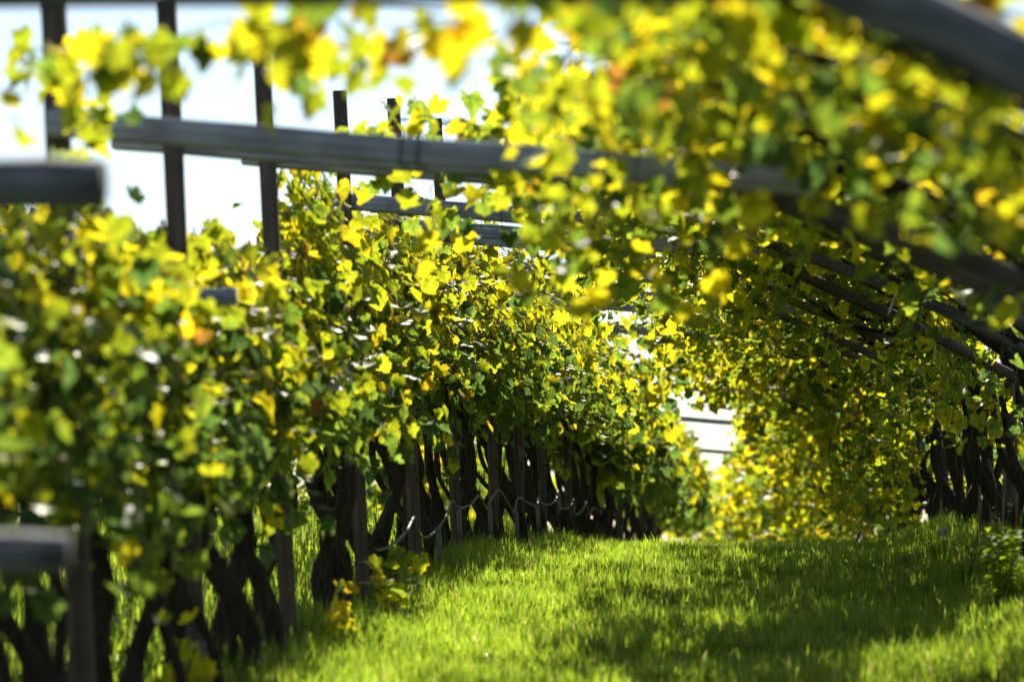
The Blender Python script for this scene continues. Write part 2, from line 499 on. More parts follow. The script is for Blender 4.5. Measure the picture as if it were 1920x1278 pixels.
def add_leaf(vi, p, n, tip, size, cname, low):
    R = leaf_frame(np.asarray(n, float), np.asarray(tip, float))
    L_pos.append(p); L_rot.append(R); L_size.append(size)
    L_key.append((cname, low, RND.randrange(len(VAR[(cname, low)])))); L_vine.append(vi)

def pick(weights):
    r = RND.random() * sum(weights); a = 0
    for c, w in zip(CN, weights):
        a += w
        if r <= a: return c
    return CN[-1]
#              deep green lime yellow gold rust
W_WALL_LOW = (36, 38, 20, 5, .3, .15)  # darker greens low on the hedge put its shade into the leaf colour
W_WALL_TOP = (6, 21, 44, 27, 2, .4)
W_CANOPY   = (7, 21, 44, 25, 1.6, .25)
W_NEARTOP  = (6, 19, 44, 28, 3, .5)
def mixw(a, b, t): return [x * (1 - t) + y * t for x, y in zip(a, b)]

def shoot_leaves(vi, pts, base_h, kind, low, step, sizef=1.0, skip=0.0, filt=None):
    """leaves alternate along a cane"""
    pts = np.asarray(pts)
    seg = np.linalg.norm(np.diff(pts, axis=0), axis=1); s = np.concatenate([[0], np.cumsum(seg)])
    d = step * RND.uniform(.3, 1.0)
    while d < s[-1]:
        k = min(np.searchsorted(s, d) - 1, len(pts) - 2); k = max(k, 0)
        f = (d - s[k]) / (seg[k] + 1e-6)
        p = pts[k] * (1 - f) + pts[k + 1] * f
        d += step * RND.uniform(.6, 1.4)
        if RND.random() < skip: continue
        q = p + np.array([RND.gauss(0, .075), RND.gauss(0, .075), RND.gauss(-.05 if kind == 'wall' else .01, .06)])
        if filt and not filt(q): continue
        hh = q[2] - base_h
        size = RND.choice((RND.uniform(.05, .09), RND.uniform(.08, .115), RND.uniform(.10, .14))) * sizef
        if kind == 'wall':
            n = np.array([RND.gauss(.55, .45), RND.gauss(-.25, .5), RND.gauss(.55, .4)])
            tip = np.array([RND.gauss(.25, .35), RND.gauss(-.1, .4), -1.0])
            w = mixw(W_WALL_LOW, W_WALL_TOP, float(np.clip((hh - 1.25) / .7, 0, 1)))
        else:
            n = np.array([RND.gauss(0, .5), RND.gauss(.2, .55), RND.gauss(.7, .45)])
            tip = np.array([RND.gauss(-.3, .5), RND.gauss(-.2, .5), -0.8])
            w = W_NEARTOP if q[1] < 17 else W_CANOPY
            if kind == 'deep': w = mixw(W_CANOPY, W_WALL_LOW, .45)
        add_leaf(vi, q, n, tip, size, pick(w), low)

SHAPES = ['straight', 's-curved', 'leaning', 'forked', 'twisted']
def trunk_pts(rs, x0, y0, z0, hx, hy, hz, shape):
    b = np.array([x0, y0, z0 - .15]); h = np.array([hx, hy, hz])
    m1 = b * .68 + h * .32; m2 = b * .34 + h * .66
    amp = {'straight': .025, 's-curved': .11, 'leaning': .05, 'forked': .07, 'twisted': .09}[shape]
    sg = rs.choice([-1, 1])
    m1 = m1 + np.array([sg * amp, rs.gauss(0, .03), 0]); m2 = m2 + np.array([-sg * amp, rs.gauss(0, .03), 0])
    return spline([b, m1, m2, h], 20)

def build_vine(side, Y, shape, low, rs):
    v = Vine(); v.side = side; v.Y = Y; v.shape = shape; v.low = low
    x0 = {'L': FX - .02, 'R': RX, 'LL': -6.6, 'RR': 5.6}[side] + rs.gauss(0, .05) + bend(Y)
    z0 = g1(x0, Y)
    v.loc = np.array([x0, Y, z0])
    vi = len(VINES); VINES.append(v)
    v.trunk = []; v.canes = []
    r0 = rs.uniform(.026, .040)
    lean = {'leaning': -.34, 's-curved': -.16, 'forked': -.2}.get(shape, -.12)
    if side == 'L':
        head = (x0 + lean + rs.gauss(0, .03), Y + rs.gauss(0, .1), z0 + rs.uniform(1.1, 1.38))
    elif side == 'R':
        head = (x0 - rs.uniform(.02, .12), Y + rs.gauss(0, .08), z0 + rs.uniform(1.0, 1.2))
    else:
        head = (x0 + rs.gauss(0, .1), Y, z0 + 1.1)
    tp = trunk_pts(rs, x0, Y, z0, *head, shape)
    n = len(tp)
    rad = [r0 * (1.35 - .55 * (i / (n - 1)) + (.35 if i > n - 4 else 0) + (.3 if i < 2 else 0)) for i in range(n)]
    v.trunk.append((tp, rad))
    if shape == 'forked':
        k = int(n * .45)
        f = spline([tp[k], tp[k] + np.array([-.13, rs.uniform(-.1, .1), .25]), tp[k] + np.array([-.2, rs.uniform(-.1, .1), .62])], 10)
        v.trunk.append((f, list(np.linspace(r0 * .9, r0 * .55, 10))))
    h = np.array(head)
    if side == 'L' and 12 < Y < 50:
        for q in range(1):
            b2 = np.array([x0 + rs.uniform(-.12, .1), Y + rs.uniform(-.3, .3), z0])
            e2 = h + np.array([rs.uniform(-.2, .05), rs.uniform(-.25, .25), rs.uniform(-.1, .15)])
            t2 = trunk_pts(rs, b2[0], b2[1], g1(b2[0], b2[1]), *e2, rs.choice(['s-curved', 'twisted', 'leaning']))
            v.trunk.append((t2, [rs.uniform(.016, .026) * (1.25 - .4 * i / 19) for i in range(20)]))
    dist = Y
    nsh = 1.0 if dist < 45 else (.8 if dist < 70 else .7)
    stp = .048 if dist < 15 else .056 if dist < 30 else (.075 if dist < 50 else .15)
    szf = .8 if dist < 15 else .93 if dist < 46 else (1.5 if dist < 70 else 1.9)
    if side == 'L':
        # two old arms
        for sg in (-1, 1):
            a = spline([h, h + np.array([-.15, sg * .25, .18]), h + np.array([-.35 - rs.random() * .3, sg * .5, .42])], 8)
            v.canes.append((a, np.linspace(r0 * .75, .012, 8), True))
        # wall shoots rising then arching over into the lane
        for k in range(int((15 if Y < 16 else 14 if Y < 28 else 20 if Y < 46 else 30) * nsh)):
            yo = rs.uniform(-.62, .62)
            topz = z0 + (rs.uniform(1.65, 2.1) if Y < 16.3 else rs.uniform(1.65, 2.12) if Y < 19.5 else rs.uniform(1.75, 2.6))
            xr = rs.gauss(-2.66, .09) + bend(Y) + (.0 if Y < 56 else .45 if Y < 75 else .8)
            ex = xr + rs.uniform(.05, .45 if Y < 12.5 else .3 if Y < 28 else .42)
            if 28 < Y < 52 and rs.random() < .5: ex += rs.uniform(.1, .75 if Y > 35 else .5); topz += .2 * rs.random()
            ez = max(topz - rs.uniform(.25, 1.05), z0 + (rs.uniform(.32, .9) if Y < 15 else rs.uniform(.5, 1.0) if Y < 18 else rs.uniform(.95, 1.3) if Y < 26 else rs.uniform(1.25, 1.55) if Y < 46 else rs.uniform(.1, 1.2)))
            pts = spline([h + np.array([0, yo * .4, rs.uniform(-.05, .1)]), (xr - .08, Y + yo * .8, (h[2] + topz) / 2), (xr - .05, Y + yo, topz), (xr * .6 + ex * .4, Y + yo + rs.gauss(0, .1), (topz + ez) / 2 + .05), (ex + .05, Y + yo + rs.gauss(0, .15), ez)], 16)
            v.canes.append((pts, np.linspace(.006, .0025, 16), False))
            shoot_leaves(vi, pts, z0, 'wall', low, stp, szf)
        # low skirt of hanging leaves round the head
        for k in range(int((5 if Y < 20 else 1 if Y < 46 else 3) * nsh)):
            a = h + np.array([rs.uniform(-.1, .15), rs.uniform(-.5, .5), rs.uniform(.05, .3)])
            pts = spline([a, a + np.array([.12, 0, .05]), a + np.array([.2, rs.gauss(0, .1), -.28 - .2 * rs.random()])], 8)
            v.canes.append((pts, np.linspace(.004, .002, 8), False))
            shoot_leaves(vi, pts, z0, 'wall', low, stp, szf)
        # canopy of the left pergola, going away to the left
        for k in range(int((5 if dist < 45 else 4) * nsh)):
            yo = rs.uniform(-.62, .62); ln = rs.uniform(.9, 2.4)
            pts = spline([h + np.array([-.1, yo * .4, .15]), (h[0] - ln * .35, Y + yo * .8, z0 + 1.55 + .36 * ln * .35 + rs.gauss(0, .05)), (h[0] - ln * .7, Y + yo, z0 + 1.6 + .36 * ln * .7 + rs.gauss(0, .06)), (h[0] - ln, Y + yo, z0 + 1.62 + .34 * ln + rs.gauss(0, .12))], 12)
            v.canes.append((pts, np.linspace(.006, .0025, 12), False))
            shoot_leaves(vi, pts, z0, 'canopy', True, stp * 1.5, szf * 1.1)
    elif side == 'R':
        bx = bend(Y)
        def plane(X):
            X = X - bx
            return 1.50 + (RX - X) * .45 if X > -.1 else 1.50 + (RX + .1) * .45 + (-.1 - X) * .07
        edge = float(np.interp(Y, [6, 10, 12.5, 15, 17, 18.5, 20.5, 24, 28, 32, 36, 42, 48, 55, 110], [-.55, -.55, -.62, -.95, -1.35, -1.8, -1.3, -1.35, -1.3, -1.15, -1.05, -1.5, -1.5, -.7, -.6]))
        for q in range(4):      # old dark arms climbing the rafters
            yo = rs.uniform(-.5, .5); ex = bx + RX - rs.uniform(.9, 1.8)
            mx = (bx + RX - .45 + ex) / 2
            a = spline([h, h + np.array([-.12, yo * .3, .28]), (bx + RX - .45, Y + yo * .7 + rs.gauss(0, .08), z0 + plane(bx + RX - .45) - .07 + rs.gauss(0, .07)), (mx, Y + yo * .8 + rs.gauss(0, .16), z0 + plane(mx) - .05 + rs.gauss(0, .07)), (ex, Y + yo + rs.gauss(0, .2), z0 + plane(ex) - .03 + rs.gauss(0, .05))], 12)
            v.canes.append((a, np.linspace(r0 * .85, .012, 12) * (rs.uniform(.75, 1.1) if q < 3 else rs.uniform(.4, .6)), True))
        nc = int((12 if Y < 13 else 16 if Y < 20 else 19 if Y < 40 else 14) * nsh)
        for k in range(nc):
            yo = rs.uniform(-.62, .62)
            sx = RX - rs.uniform(.25, 1.3)
            ex = rs.uniform(edge, min(sx - .5, .35)) if rs.random() < .8 else rs.uniform(edge - (.2 if Y < 14 else .3), edge)
            sx += bx; ex += bx
            droop = rs.uniform(.0, .12) if rs.random() < .5 or ex > -.2 else rs.uniform(.2, .4 if Y < 12 else .7)
            mx = (sx + ex) / 2
            pts = spline([(sx, Y + yo * .6, z0 + plane(sx) + .02), (mx, Y + yo, z0 + plane(mx) + rs.gauss(.05, .06)), (ex + .12, Y + yo + rs.gauss(0, .12), z0 + plane(ex) + rs.gauss(.05, .08)), (ex, Y + yo + rs.gauss(0, .15), z0 + plane(ex) - droop)], 16)
            v.canes.append((pts, np.linspace(.007, .0025, 16), False))
            shoot_leaves(vi, pts, z0, 'canopy', low, stp * .95, szf, filt=(lambda q: not (19.8 < q[1] < 21.7 and q[0] > .1 or 22.2 < q[1] < 23.6 and q[0] > .65)))  # leaves left out in gaps shaped to let sun onto grass and weeds
        # hanging shoots under the slope near the heads
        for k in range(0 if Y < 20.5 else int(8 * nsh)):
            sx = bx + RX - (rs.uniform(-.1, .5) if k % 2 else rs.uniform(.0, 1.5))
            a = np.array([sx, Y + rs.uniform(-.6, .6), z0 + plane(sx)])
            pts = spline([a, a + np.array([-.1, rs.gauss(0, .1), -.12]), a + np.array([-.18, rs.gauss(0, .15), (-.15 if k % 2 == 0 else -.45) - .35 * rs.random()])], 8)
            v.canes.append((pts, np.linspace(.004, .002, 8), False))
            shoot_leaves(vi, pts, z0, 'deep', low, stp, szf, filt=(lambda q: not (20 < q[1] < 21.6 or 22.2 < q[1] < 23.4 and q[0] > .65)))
        if 19 < Y < 62:     # extra roof leaves, added to shade the hollow and grass below
            for k in range(11):
                sx = bx + RX - rs.uniform(-.2, .7); ex = sx - rs.uniform(.8, 2.0); yo = rs.uniform(-.62, .62)
                pts = spline([(sx, Y + yo, z0 + plane(sx) + .12), ((sx + ex) / 2, Y + yo, z0 + plane((sx + ex) / 2) + rs.uniform(.12, .24)), (ex, Y + yo + rs.gauss(0, .1), z0 + plane(ex) + rs.uniform(.08, .22))], 10)
                v.canes.append((pts, np.linspace(.006, .003, 10), False))
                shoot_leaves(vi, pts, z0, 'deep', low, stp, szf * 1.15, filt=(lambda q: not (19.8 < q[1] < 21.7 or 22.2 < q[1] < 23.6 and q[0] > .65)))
        if Y < 20.5:
            for k in range(5):
                sx = RX - rs.uniform(.2, 1.7)
                a = np.array([sx, Y + rs.uniform(-.6, .6), z0 + plane(sx) - .02])
                pts = spline([a, a + np.array([-.08, rs.gauss(0, .1), -.06]), a + np.array([-.14, rs.gauss(0, .12), -.12 - .16 * rs.random()])], 8)
                v.canes.append((pts, np.linspace(.004, .002, 8), False))
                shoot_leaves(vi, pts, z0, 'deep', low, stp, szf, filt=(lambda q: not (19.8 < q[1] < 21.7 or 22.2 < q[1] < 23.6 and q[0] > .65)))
        if 20 < Y < 60:     # growth added to darken behind the right trunks, shade put into leaf colours
            for k in range(7):
                a = np.array([rs.uniform(1.6, 2.4), Y + rs.uniform(-.6, .6), z0 + rs.uniform(1.2, 1.7)])
                pts = spline([a, a + np.array([.05, 0, -.35]), a + np.array([rs.gauss(.1, .1), rs.gauss(0, .12), -.7 - .5 * rs.random()])], 8)
                v.canes.append((pts, np.linspace(.004, .002, 8), False))
                shoot_leaves(vi, pts, z0, 'wall', low, stp * 1.3, szf * 1.15)
        if Y > 40:      # leafier, hanging to the ground farther on
            for k in range(int((6 if Y < 60 else 8 if Y < 88 else 14) * nsh)):
                sx = bx + RX - rs.uniform(-.1, .9 if Y < 60 else 1.5 if Y < 88 else 2.6)
                a = np.array([sx, Y + rs.uniform(-.8, .8), z0 + plane(sx)])
                pts = spline([a, a + np.array([-.15, 0, -.3]), a + np.array([-.25, rs.gauss(0, .2), -.7]), np.array([a[0] - .2, a[1], z0 + rs.uniform(.0, .5)])], 10)
                v.canes.append((pts, np.linspace(.009, .005, 10), True if k == 0 else False))
                shoot_leaves(vi, pts, z0, 'canopy', low, stp * 1.2, szf)
    else:
        sg = -1 if side == 'LL' else 1
        for k in range(15 if Y < 60 else 26):
            yo = rs.uniform(-1.1, 1.1)
            a = np.array([x0 + rs.gauss(0, .2), Y + yo, z0 + rs.uniform(.3, 2.0 if Y < 60 else 2.9)])
            pts = spline([a, a + np.array([rs.gauss(0, .2), rs.gauss(0, .2), rs.uniform(.1, .4)]), a + np.array([-.8 * rs.uniform(-.5, 1), rs.gauss(0, .3), rs.uniform(-.2, .5)])], 8)
            shoot_leaves(vi, pts, z0, 'deep', True, .12, 1.5 if Y < 60 else 2.1)
    return vi

# left row: near ones where their trunks stand, then regular
left_Y = [9.4, 10.3, 11.1, 11.7, 12.4, 12.9, 13.7, 14.2, 14.7, 15.3, 15.95, 16.6, 17.3, 17.9, 19.1, 20.1, 20.9, 22.4, 23.3, 24.1, 25.2, 25.9, 26.6, 27.3, 28.2, 28.9, 29.6, 30.3, 31.3, 31.9, 32.6]
_cyc = ['twisted', 'leaning', 's-curved', 'forked', 's-curved', 'leaning', 'straight', 'forked', 'twisted', 's-curved']
left_shape = [_cyc[(k * 7 + k // 3) % 10] for k in range(len(left_Y))]
yy = 33.3
while yy < 72:
    left_Y.append(yy); left_shape.append(RND.choice(['leaning', 's-curved', 'twisted', 'leaning', 'forked'])); yy += RND.uniform(.55, .85) if yy < 50 else RND.uniform(.9, 1.2)
while yy < 118:
    left_Y.append(yy); left_shape.append(RND.choice(SHAPES)); yy += RND.uniform(1.7, 2.1)
for Yv, sh in zip(left_Y, left_shape):
    build_vine('L', Yv, sh, Yv > 48, random.Random(int(Yv * 1000)))
yy = 8.4
while yy < 72:
    build_vine('R', yy, RND.choice(SHAPES), yy > 50, random.Random(int(yy * 991))); yy += RND.uniform(1.0, 1.25)
while yy < 118:
    build_vine('R', yy, RND.choice(SHAPES), True, random.Random(int(yy * 991))); yy += RND.uniform(1.6, 2.0)
yy = 26
while yy < 130:
    build_vine('LL', yy, RND.choice(SHAPES), True, random.Random(int(yy * 983))); yy += RND.uniform(1.3, 1.7) if yy < 70 else RND.uniform(2.0, 2.6)

def vine_at(side, Y): return min((i for i, v in enumerate(VINES) if v.side == side), key=lambda i: abs(VINES[i].Y - Y))
def extra_shoot(side, Yv, ctrl, kind, n=None, w=None, size=.11, step=.08, thick=.004):
    """a single shoot on a given vine, with its own leaf colours"""
    vi = vine_at(side, Yv)
    pts = spline(ctrl, 12)
    VINES[vi].canes.append((pts, np.linspace(thick, thick * .5, 12), False))
    seg = np.linalg.norm(np.diff(pts, axis=0), axis=1).sum()
    k = max(3, int(seg / step))
    for i in range(k):
        p = pts[min(11, int(11 * (i + RND.random()) / k))] + np.array([RND.gauss(0, .05), RND.gauss(0, .06), RND.gauss(-.03, .04)])
        add_leaf(vi, p, np.array([RND.gauss(0, .5), RND.gauss(.1, .7), RND.gauss(.5, .5)]), np.array([RND.gauss(0, .5), RND.gauss(-.1, .4), -1]), size * RND.uniform(.8, 1.25), pick(w or W_CANOPY), False)

# shoots trailing along the nearest frames across the top of the sky gap
def zt(Y, h): return g1(-1.0, Y) + h
for (x0, x1, Y, h0, h1, dr) in [(-1.95, -1.6, 9.7, 2.36, 2.36, .04), (-1.72, -1.3, 9.9, 2.42, 2.42, .03), (-1.60, -1.25, 10.0, 2.36, 2.40, .0), (-1.35, -.85, 9.6, 2.44, 2.44, .0), (-1.8, -1.66, 9.6, 2.40, 2.28, .0), (-1.42, -1.33, 10.1, 2.42, 2.24, .0), (-2.1, -1.9, 9.8, 2.30, 2.34, .08), (-1.9, -1.7, 9.9, 2.42, 2.36, .0), (-1.5, -1.2, 9.7, 2.44, 2.38, .0), (-1.15, -.8, 9.8, 2.40, 2.42, .0), (-1.3, -1.1, 10.1, 2.42, 2.32, .0)]:
    extra_shoot('R', Y, [(x1, Y, zt(Y, h1)), ((x0 + x1) / 2, Y + .1, zt(Y, (h0 + h1) / 2 + .03)), (x0, Y + .15, zt(Y, h0 - dr))], 'canopy', w=W_NEARTOP, step=.034, size=.075)
# near leaves at the left edge, in front of the first post
for (x0, h0, x1, h1, Y) in [(-2.5, 2.0, -2.25, 1.75, 12.6), (-2.3, 1.85, -2.1, 1.5, 13.2), (-2.45, 2.55, -2.3, 2.3, 12.1), (-2.5, 2.45, -2.38, 2.2, 12.5), (-2.4, 2.0, -2.2, 1.75, 12.2), (-2.35, 1.8, -2.1, 1.55, 12.8)]:
    extra_shoot('L', Y, [(x0, Y, zt(Y, h0)), ((x0 + x1) / 2 + .1, Y, zt(Y, (h0 + h1) / 2 + .1)), (x1, Y, zt(Y, h1))], 'wall', w=W_NEARTOP, step=.026, size=.08)
# sun-lit side shoot in front of the right row
extra_shoot('R', 25.5, [(1.50, 25.4, zt(25.4, .96)), (1.32, 25.3, zt(25.3, 1.03)), (1.06, 25.2, zt(25.2, 1.05))], 'canopy', w=(0, 10, 60, 30, 0, 0), step=.05, size=.10)
extra_shoot('R', 25.5, [(1.45, 25.6, zt(25.6, 1.25)), (1.2, 25.5, zt(25.5, 1.22)), (1.1, 25.5, zt(25.5, 1.1))], 'canopy', w=(0, 20, 55, 25, 0, 0), step=.05, size=.10)
# suckers at the foot of left vines
for (X, Y, hh, w) in [(-2.25, 20.8, .45, (0, 5, 30, 50, 14, 6)), (-2.35, 19.0, .55, (0, 0, 20, 70, 10, 0)), (-2.3, 21.4, .35, (0, 15, 35, 38, 10, 6)), (-2.45, 14.9, .5, (0, 10, 30, 50, 10, 0)), (-2.5, 16.8, .4, (0, 20, 40, 30, 0, 0)), (-2.4, 22.0, .6, (10, 40, 40, 10, 0, 0))]:
    for _ in range(2):
        dx = RND.uniform(-.1, .25)
        extra_shoot('L', Y, [(X, Y, zt(Y, .02)), (X + dx * .5, Y, zt(Y, hh * .55)), (X + dx, Y - .05, zt(Y, hh * RND.uniform(.7, 1.1)))], 'wall', w=w, step=.06, size=.095)

# ---- which leaves show: coarse depth test decides which become objects of their own
pos = np.array(L_pos, np.float32); rot = np.array(L_rot, np.float32); siz = np.array(L_size, np.float32)
vin = np.array(L_vine)
Rc = np.array(cam.rotation_euler.to_matrix(), np.float64)
pc = (pos - np.array([0, 0, CAM_Z])) @ Rc
depth = -pc[:, 2]
FP = LENS / 36 * 1024
ok = depth > 1
px = 512 + FP * pc[:, 0] / np.where(ok, depth, 1); py = 340.5 - FP * pc[:, 1] / np.where(ok, depth, 1)
rp = FP * siz / np.where(ok, depth, 1)
CELL = 3
GW, GH = 1024 // CELL + 1, 681 // CELL + 1
inside = ok & (px > -rp) & (px < 1024 + rp) & (py > -rp) & (py < 681 + rp)
order = np.argsort(-depth[inside]); ids = np.nonzero(inside)[0][order]
S = 24
ang = rng.uniform(0, 2 * math.pi, (len(ids), S)); rr = np.sqrt(rng.uniform(0, 1, (len(ids), S))) * .42
u = np.cos(ang) * rr; w_ = np.sin(ang) * rr + .2
smp = pos[ids][:, None, :] + siz[ids][:, None, None] * (rot[ids][:, None, :, 0] * u[..., None] + rot[ids][:, None, :, 1] * w_[..., None])
sc_ = (smp - np.array([0, 0, CAM_Z])) @ Rc
sx_ = (512 + FP * sc_[..., 0] / -sc_[..., 2]) / CELL; sy_ = (340.5 - FP * sc_[..., 1] / -sc_[..., 2]) / CELL
good = (sx_ >= 0) & (sx_ < GW) & (sy_ >= 0) & (sy_ < GH)
cell = (sy_.astype(int).clip(0, GH - 1) * GW + sx_.astype(int).clip(0, GW - 1))
buf = np.full(GW * GH, -1, np.int64)
flat_id = np.repeat(ids, S).reshape(len(ids), S)
buf[cell[good]] = flat_id[good]
wins = np.bincount(buf[buf >= 0], minlength=len(pos))
MAXLEAF = 5200
cand = np.nonzero((wins >= 2) & (rp > 2.5))[0]
cand = cand[np.argsort(-wins[cand])][:MAXLEAF]
single = np.zeros(len(pos), bool)
cnt = {}
for i in cand:
    k = vin[i]
    if cnt.get(k, 0) < 290:
        single[i] = True; cnt[k] = cnt.get(k, 0) + 1
print('leaves', len(pos), 'in view', int(inside.sum()), 'single', int(single.sum()))

# ---- labels
POST_Y = FRAME_Y[1:7]
def post_between(Y):
    k = sum(1 for p in POST_Y if p < Y)
    return k
by_gap = {}
for v in VINES:
    if v.side == 'L' and v.Y < 33: by_gap.setdefault(post_between(v.Y), []).append(v)
for k, vs in by_gap.items():
    vs.sort(key=lambda v: v.Y)
    for j, v in enumerate(vs):
        which = {1: [''], 2: ['nearer ', 'farther '], 3: ['nearest ', 'middle ', 'farthest ']}.get(len(vs), [w + ' ' for w in NTH])[j]
        if k == 0: where = 'before the leftmost tall post'
        elif k == 6: where = 'past the sixth tall post from left'
        else: where = 'between the %s and %s tall posts from left' % (ORD[k - 1], ORD[k])
        v.label = '%s%s dark vine %s' % (which, v.shape, where)
for v in VINES:
    if v.side == 'L':
        v.group = 'vines of the left row'
        if v.Y >= 33:
            k = sum(1 for q in VINES if q.side == 'L' and 33 <= q.Y < v.Y)
            v.label = ('%s %s trunk in the crowded run of vines on the grass crest' % (NTH[k], v.shape)) if v.Y < 45 else ('dark gnarled vine at the back of the trunks crowded on the grass crest' if v.Y < 60 else 'leafy vine at the far end of the left row, trunk hidden')
    elif v.side == 'R':
        v.group = 'vines of the right row'
        k = sum(1 for q in VINES if q.side == 'R' and q.Y < v.Y)
        if v.Y < 12: v.label = '%s vine from the camera in the right row, big blurred yellow leaves overhead' % NTH[k]
        elif v.Y < 20: v.label = '%s vine from the camera in the right row, hanging blurred yellow leaves' % NTH[k]
        elif v.Y < 36: v.label = '%s vine from the camera in the right row, dark arms, sharper leaves' % NTH[k]
        else: v.label = 'distant vine of the right row with leaves down to the grass'
    else:
        v.group = 'vines of the next row on the left'
        v.label = 'far vine of the next row, seen between the left trunks'

# ---- make the objects
leaf_ids_by_vine = [[] for _ in VINES]
for i in range(len(pos)): leaf_ids_by_vine[vin[i]].append(i)
for vi, v in enumerate(VINES):
    rs = random.Random(vi + 900)
    e = empty('vine', tuple(v.loc)); tag(e, v.label, 'vine', v.group)
    o0 = v.loc
    near = v.Y < 45
    for ti, (tp, rad) in enumerate(v.trunk):
        mb = MB()
        mb.add(*tube_geo(tp - o0, rad, 12 if near else 7, .10, 3, rs))
        if near and v.side == 'L':      # shreds of loose bark
            for _ in range(14):
                k = rs.randrange(1, len(tp) - 3); a = rs.uniform(0, 6.28); r = rad[k] * 1.05
                off = np.array([math.cos(a) * r, math.sin(a) * r, 0]); l = rs.uniform(.06, .16)
                p0 = tp[k] - o0 + off; p1 = p0 + np.array([math.cos(a) * .012, math.sin(a) * .012, l]); sd_ = np.array([-math.sin(a), math.cos(a), 0]) * .008
                mb.add([p0 - sd_, p0 + sd_, p1 + sd_ * .4, p1 - sd_ * .4], [(0, 1, 2, 3)])
        link(bpy.data.objects.new('trunk' if ti == 0 else 'stem', mb.mesh('trunk', M_BARK, smooth=True)), e)
    thin = MB()
    for (p, r, arm) in v.canes:
        if arm:
            mb = MB(); mb.add(*tube_geo(p - o0, r, 8 if near else 5, .12, 0, rs))
            link(bpy.data.objects.new('arm', mb.mesh('arm', M_BARK, smooth=True)), e)
        elif v.Y < 92:
            thin.add(*tube_geo(p[::2] - o0 if len(p) > 9 else p - o0, r[::2] if len(p) > 9 else r, 3, cap=False))
    if thin.n:
        tag(link(bpy.data.objects.new('canes', thin.mesh('canes', M_CANE)), e), kind='stuff')
    rest = {}
    for i in leaf_ids_by_vine[vi]:
        if single[i]:
            o = bpy.data.objects.new('leaf', var_mesh(L_key[i]))
            link(o, e)
            s = float(siz[i])
            M = Matrix([[float(rot[i][r][c]) * s for c in range(3)] for r in range(3)]).to_4x4()
            M.translation = Vector((pos[i] - o0).tolist())
            o.matrix_basis = M
        else:
            rest.setdefault(L_key[i], []).append(i)
    if rest:
        Vs, Fs, Cs, Us, nn = [], [], [], [], 0
        for key, ii in rest.items():
            bv, bf, bc = VAR[key[:2]][key[2]]
            ii = np.array(ii)
            vv = np.einsum('nij,kj->nki', rot[ii], bv) * siz[ii][:, None, None] + (pos[ii] - o0)[:, None, :]
            m = len(ii); kb = len(bv)
            ff = bf[None] + (np.arange(m) * kb)[:, None, None] + nn
            Vs.append(vv.reshape(-1, 3)); Fs.append(ff.reshape(-1)); Cs.append(np.tile(bc, (m, 1))); Us.append(np.tile(bv * np.array([1, 1, 0], np.float32), (m, 1))); nn += m * kb
        Fa = np.concatenate(Fs)
        me = np_mesh('foliage', np.concatenate(Vs), Fa, np.full(len(Fa) // 3, 3), M_LEAF, np.concatenate(Cs), luv=np.concatenate(Us))
        tag(link(bpy.data.objects.new('foliage', me), e), kind='stuff')

# ----------------------------------------------------------------- drip hose along the left trunks
hy = np.arange(21.2, 46, .32)
hp = []
for k, Y in enumerate(hy):
    sag = .05 - .13 * abs(math.sin(Y * math.pi / 2.3)) ** .8 + .02 * math.sin(Y * 1.7 + 1)
    hp.append((FX + .12 + .03 * math.sin(Y * 2.3), Y, g1(FX, Y) + .53 + sag))
hp = spline(hp, len(hp) * 3)
hose = empty('drip_hose', tuple(hp[0]))
tag(hose, 'thin wavy grey irrigation hose strung from trunk to trunk along left row', 'hose')
mb = MB(); mb.add(*tube_geo(hp - hp[0], [.008] * len(hp), 8))
link(bpy.data.objects.new('pipe', mb.mesh('pipe', M_HOSE, True)), hose)
for Y in [24.6, 26.3, 28.6, 31.0, 33.5, 37.0]:
    k = int(np.argmin(np.abs(hp[:, 1] - Y))); p = hp[k] - hp[0]
    mb = MB()
    mb.add(*tube_geo([p + np.array([.012, 0, .02]), p + np.array([.014, 0, -.03]), p + np.array([.02, 0, -.16]), p + np.array([.02, 0, -.20])], [.012, .017, .015, .010], 10))
    link(bpy.data.objects.new('dripper', mb.mesh('dripper', M_CLIP, True)), hose)
    mb = MB()
    mb.add(*tube_geo([p + np.array([0, -.02, .0]), p + np.array([0, .02, .0])], [.017, .017], 10))
    link(bpy.data.objects.new('clip', mb.mesh('clip', M_CLIP, True)), hose)

# plastic guard tubes standing at two near trunks
for (X, Y, h, lab) in [(-2.33, 15.0, .42, 'pale grey plastic tube at the foot of a near left vine'), (-2.50, 18.75, .50, 'grey plastic pipe beside the yellow suckers at the third post')]:
    z = g1(X, Y)
    e = empty('riser_pipe', (X, Y, z)); tag(e, lab, 'pipe', 'pipes at the vine feet')
    mb = MB(); mb.add(*tube_geo([(0, 0, -.05), (.005, 0, h * .5), (-.02, .0, h)], [.013, .013, .012], 10))
    link(bpy.data.objects.new('tube', mb.mesh('tube', M_CLIP, True)), e)
    mb = MB(); mb.add(*tube_geo([(-.018, 0, h - .02), (-.021, 0, h + .02)], [.018, .018], 10))
    link(bpy.data.objects.new('collar', mb.mesh('collar', M_CLIP, True)), e)

